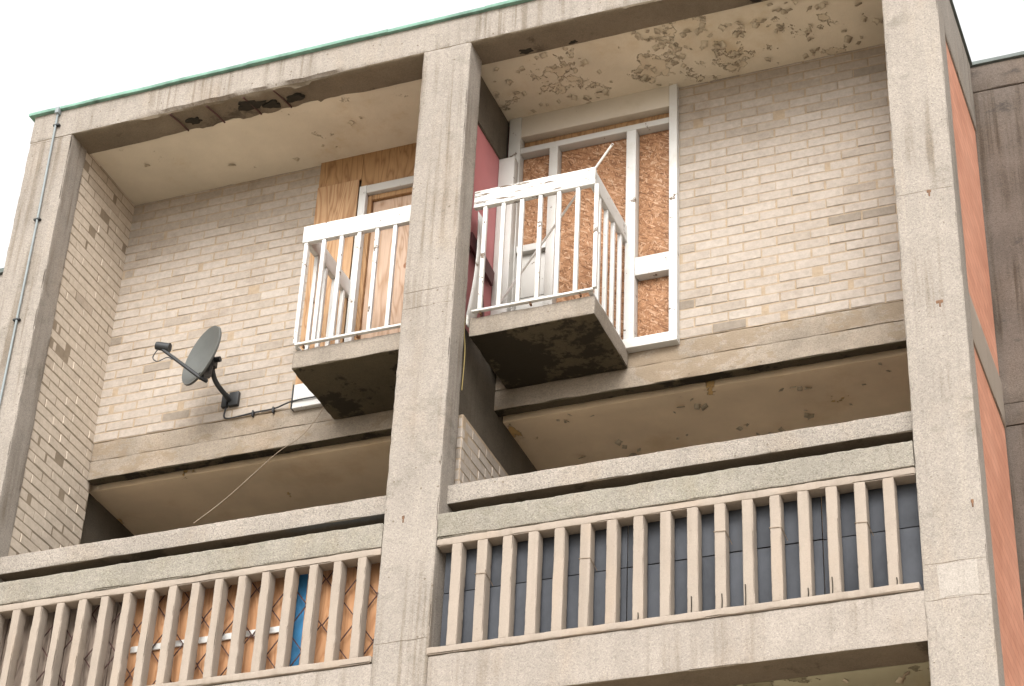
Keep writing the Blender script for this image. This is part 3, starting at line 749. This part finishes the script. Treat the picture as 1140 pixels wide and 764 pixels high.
# ------------------------------------------------------------------ the two balconies
def balcony(xin, xout, label, seed, chip_mat, xs, ys):
    """xin: party wall end, xout: free corner end"""
    a, b = min(xin, xout), max(xin, xout); sgn = 1 if xout > xin else -1
    t = thing("balcony", ((a + b) / 2, YR, 9.95), label, "balcony")
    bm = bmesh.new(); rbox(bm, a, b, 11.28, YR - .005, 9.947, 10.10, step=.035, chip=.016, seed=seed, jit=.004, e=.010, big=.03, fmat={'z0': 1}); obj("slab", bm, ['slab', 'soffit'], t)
    xo = xout - sgn * .03
    RB("handrail", chip_mat, t, a + (.0 if sgn > 0 else .0), b - .004, 11.225, 11.268, 11.02, 11.168, step=.05, chip=.006, e=.004, seed=seed + 1, jit=.001)
    RB("handrail", 'white', t, min(xo - sgn * .018, xo + sgn * .022), max(xo - sgn * .018, xo + sgn * .022), 11.27, YR - .012, 11.02, 11.16, step=.05, chip=.004, e=.004, seed=seed + 2, jit=.001)
    BX("bottom_rail", 'white', t, a + .03, b - .002, 11.232, 11.262, 10.116, 10.132, b=.002)
    BX("bottom_rail", 'white', t, xo - .014, xo + .014, 11.264, YR - .012, 10.116, 10.132, b=.002)
    for xf in (a + .09, (a + b) / 2, b - .1):
        BX("fixing", 'rust', t, xf - .006, xf + .006, 11.245, 11.275, 10.097, 10.1155, b=.002)
    src = BX("baluster", 'white', None, -.0145, .0145, -.0145, .0145, 10.133, 11.019, b=.003)
    first = True
    for (x, y) in [(x, 11.246) for x in xs] + [(xo, y) for y in ys]:
        if first: src.parent = t; src.location = Vector((x, y, 0)) - wloc(t); first = False
        else: copyto(src, (x, y, 0), t)
    return t
balcony(-5.065, -4.146, "right balcony of white bars and a chipped handrail, over a dark stained slab", 91, 'whitechip', [-4.977 + .1398 * i for i in range(7)], [11.40, 11.55, 11.70, 11.85])
balcony(-5.40, -6.421, "left balcony of white bars beside the satellite dish, partly hidden by the column", 95, 'white', [-6.39 + .1425 * i for i in range(7)], [11.42, 11.57, 11.72, 11.87])
# loose things on the right balcony
bm = bmesh.new(); tube(bm, [(-4.80, 11.16, 10.105), (-4.148, 11.215, 11.175), (-4.035, 11.225, 11.345)], .0085, 7)
bm.free()
bm = bmesh.new(); p0 = Vector((-5.083, 11.848, 10.622)); c0 = Vector((-4.150, 11.245, 11.176)); d = (c0 - p0)
tube(bm, [p0 + d * s for s in (0, .25, .5, .75, 1, 1.17)], .0085, 7)
solo(obj("thin_pole", bm, 'pole'), "thin pale pole leaning over the corner of the right balcony handrail", "pole")
bm = bmesh.new()
g = []
for i in range(10):
    z = 10.105 + i * .115; bow = .05 * math.sin(i / 9 * math.pi)
    g.append([bm.verts.new((-5.145 + .03 + bow * .6, 11.31 + j * .05 + .012 * i, z)) for j in range(4)])
for i in range(9):
    for j in range(3): bm.faces.new((g[i][j], g[i][j + 1], g[i + 1][j + 1], g[i + 1][j]))
o = obj("curved_panel", bm, 'white'); o.modifiers.new("thick", 'SOLIDIFY').thickness = .006
solo(o, "bowed white panel leaning on the pink wall behind the middle column", "panel")
bm = bmesh.new(); bar(bm, (-5.135, 11.36, 10.86), (-5.135, 11.80, 10.80), .13, .02, Vector((1, 0, 0)))
bar(bm, (-5.12, 11.70, 10.10), (-5.14, 11.52, 10.9), .03, .02, Vector((1, 0, 0)))
solo(obj("maroon_board", bm, 'maroon'), "dark maroon board fixed across the pink wall", "board")
for (x0, x1, z1, y) in ((-4.99, -4.90, .10, 11.86), (-4.895, -4.83, .13, 11.84), (-4.82, -4.80, .16, 11.88)):
    bm = bmesh.new(); box(bm, x0, x1, y, y + .05, 10.102, 10.102 + z1, b=.01)
    solo(obj("wood_scrap", bm, 'maroon'), "dark wood scrap lying at the foot of the broken white door", "scrap wood", "wood scraps on the right balcony")
bm = bmesh.new(); tube(bm, spline([(-5.085, 11.27, 10.12), (-5.09, 11.26, 10.0), (-5.075, 11.262, 9.8), (-5.08, 11.262, 9.5)], 6), .0035, 6)
solo(obj("yellow_cable", bm, 'yellow'), "thin yellowish cable hanging down the back of the middle column", "cable")
bm = bmesh.new(); box(bm, -5.078, -5.068, 11.25, 11.29, 10.03, 10.115, b=.004)
solo(obj("white_bracket", bm, 'white'), "small white bracket at the inner end of the right balcony slab", "bracket")

# ------------------------------------------------------------------ satellite dish
dish = thing("satellite_dish", (-7.31, YR, 10.29), "dark grey satellite dish on a bent black arm against the buff brick", "satellite dish")
C0 = Vector((-7.365, 11.575, 10.443)); nrm = Vector((-.468, -.88, .075)).normalized(); lo_ = Vector((.595, -.294, .746)); lo_ = (lo_ - nrm * lo_.dot(nrm)).normalized(); sh = nrm.cross(lo_)
bm = bmesh.new(); A_, B_, D_ = .245, .205, .05; rings = []
cv = bm.verts.new(C0 - nrm * D_)
for i in range(1, 9):
    r = i / 8; rings.append([bm.verts.new(C0 - nrm * D_ * (1 - r * r) + lo_ * A_ * r * math.cos(t_) + sh * B_ * r * math.sin(t_)) for t_ in [k / 40 * 2 * math.pi for k in range(40)]])
for k in range(40): bm.faces.new((cv, rings[0][k], rings[0][(k + 1) % 40]))
for a, b in zip(rings, rings[1:]):
    for k in range(40): bm.faces.new((a[k], b[k], b[(k + 1) % 40], a[(k + 1) % 40]))
lip = [bm.verts.new(v.co - nrm * .014 + (v.co - C0).normalized() * .003) for v in rings[-1]]
for k in range(40): bm.faces.new((rings[-1][k], lip[k], lip[(k + 1) % 40], rings[-1][(k + 1) % 40]))
o = obj("reflector", bm, 'dish', dish, ang=60); o.modifiers.new("thick", 'SOLIDIFY').thickness = -.004
base = C0 - lo_ * .15 + sh * 0.0 + Vector((.0, .0, -.06)); base = Vector((-7.33, 11.555, 10.225)); lnb = Vector((-7.668, 11.50, 10.515))
bm = bmesh.new(); tube(bm, [base + nrm * -.06, base, base + (lnb - base) * .5, lnb], .0165, 8, .0135); obj("feed_arm", bm, 'black', dish)
bm = bmesh.new(); hd = (C0 - lnb).normalized()
tube(bm, [lnb - hd * .045 + Vector((0, 0, .02)), lnb - hd * .03 + Vector((0, 0, .02)), lnb + hd * .05 + Vector((0, 0, .02)), lnb + hd * .065 + Vector((0, 0, .02))], .031, 12, .037); obj("receiver", bm, 'black', dish)
bm = bmesh.new(); tube(bm, spline([lnb + Vector((-.02, -.01, 0)), lnb + Vector((-.05, -.02, -.08)), lnb + Vector((-.005, -.02, -.125)), lnb + Vector((.06, 0, -.09)), lnb + (base - lnb) * .3 + Vector((0, 0, -.02))], 8), .0042, 6); obj("lead", bm, 'cable', dish)
bm = bmesh.new(); tube(bm, spline([(-7.312, 11.985, 10.275), (-7.312, 11.90, 10.285), (-7.345, 11.81, 10.34), (-7.357, 11.755, 10.41), (-7.352, 11.73, 10.49)], 6), .0195, 10); obj("wall_arm", bm, 'black', dish)
bm = bmesh.new(); box(bm, -7.385, -7.315, 11.635, 11.75, 10.42, 10.50, b=.008); tube(bm, [(-7.35, 11.70, 10.47), (-7.27, 11.70, 10.47)], .022, 10); obj("clamp", bm, 'black', dish)
bm = bmesh.new(); tube(bm, [(-7.33, 11.56, 10.24), (-7.325, 11.64, 10.30), (-7.35, 11.69, 10.44)], .03, 8); obj("bracket", bm, 'black', dish)
for x0, x1 in ((-7.315, -7.235), (-7.375, -7.33)):
    bm = bmesh.new(); box(bm, x0, x1, 11.965, 11.999, 10.225, 10.345, b=.004); obj("foot_plate", bm, 'black', dish)
bm = bmesh.new(); tube(bm, spline([(-7.33, 11.99, 10.27), (-7.345, 11.985, 10.19), (-7.34, 11.985, 10.135), (-7.27, 11.985, 10.122), (-7.1, 11.985, 10.135), (-6.92, 11.985, 10.14), (-6.74, 11.945, 10.148), (-6.42, 11.945, 10.15)], 8), .0065, 6)
cb = solo(obj("black_cable", bm, 'cable'), "black cable running from the satellite dish along the slab edge", "cable")
for x in (-7.1, -6.93):
    bm = bmesh.new(); box(bm, x - .006, x + .006, 11.972, 11.999, 10.10, 10.15, b=.002); obj("cable_clip", bm, 'cable', cb)
bm = bmesh.new(); box(bm, -6.770, -6.7625, 11.95, 11.998, 10.09, 10.30, b=.001); solo(obj("shadow_gap_strip", bm, 'black'), "black strip standing in for the shadow gap at the foot of the plywood", "strip")  # black sliver stands in for the shade in the gap beside the board
bm = bmesh.new(); tube(bm, spline([(-6.50, 11.975, 10.10), (-6.525, 11.955, 9.99), (-6.66, 11.96, 9.83), (-6.79, 11.85, 9.64), (-6.90, 11.45, 9.08), (-6.94, 11.12, 8.70)], 8), .0028, 6)
solo(obj("hanging_wire", bm, 'rope'), "thin brown wire hanging from the left balcony slab to the deck rail", "wire")

# ------------------------------------------------------------------ conduit on the left column
cd = thing("conduit", (-8.632, YF, 0), "thin grey conduit clipped up the front of the left corner column", "pipe")
bm = bmesh.new(); tube(bm, [(-8.632, YF - .02, 0.1), (-8.632, YF - .02, 6), (-8.629, YF - .02, 11.5), (-8.64, YF - .02, 12.45), (-8.638, YF - .025, 12.66)], .0088, 8); obj("pipe", bm, 'galv', cd)
for z in (12.52, 11.58, 10.64, 9.7, 8.8, 7.9, 7.0):
    bm = bmesh.new(); box(bm, -8.661, -8.604, YF - .03, YF - .001, z - .008, z + .008, b=.003); obj("clip", bm, 'black', cd)
bm = bmesh.new(); box(bm, -8.655, -8.622, YF - .05, YF - .002, 12.63, 12.69, b=.004); obj("end_box", bm, 'galv', cd)

# ------------------------------------------------------------------ wings stepping back on either side
wr = thing("building_wing", (1.0, 12.72, 0), "dark board marked concrete wing set back beyond the terracotta end wall", "building")
RB("wall", 'wing', wr, -1.95, 4.0, 12.72, 13.2, 9.63, 12.395, step=.12, seed=17, jit=.003)
RB("roof_beam", 'wing', wr, -1.95, 4.0, 12.715, 13.2, 12.402, 12.645, step=.1, seed=18, jit=.003, chip=.02)
RB("floor_band", 'wing', wr, -1.95, 4.0, 12.712, 13.2, 9.455, 9.625, step=.1, seed=19)
RB("wall", 'wing', wr, -1.95, 4.0, 12.72, 13.2, -.1, 9.45, step=.3, seed=20)
coping(wr, -1.95, 4.0, 12.69, 12.647, 'copperdk', h=.035, seed=8, y1=13.2)
wl = thing("building_wing", (-13, 12.75, 0), "pale concrete wing just showing past the left corner column", "building")
RB("wall", 'conc', wl, -17.0, -8.9, 12.76, 13.2, -.1, 12.645, step=.3, seed=23)
coping(wl, -17.0, -8.9, 12.73, 12.647, 'copperdk', h=.045, seed=9, y1=13.2)
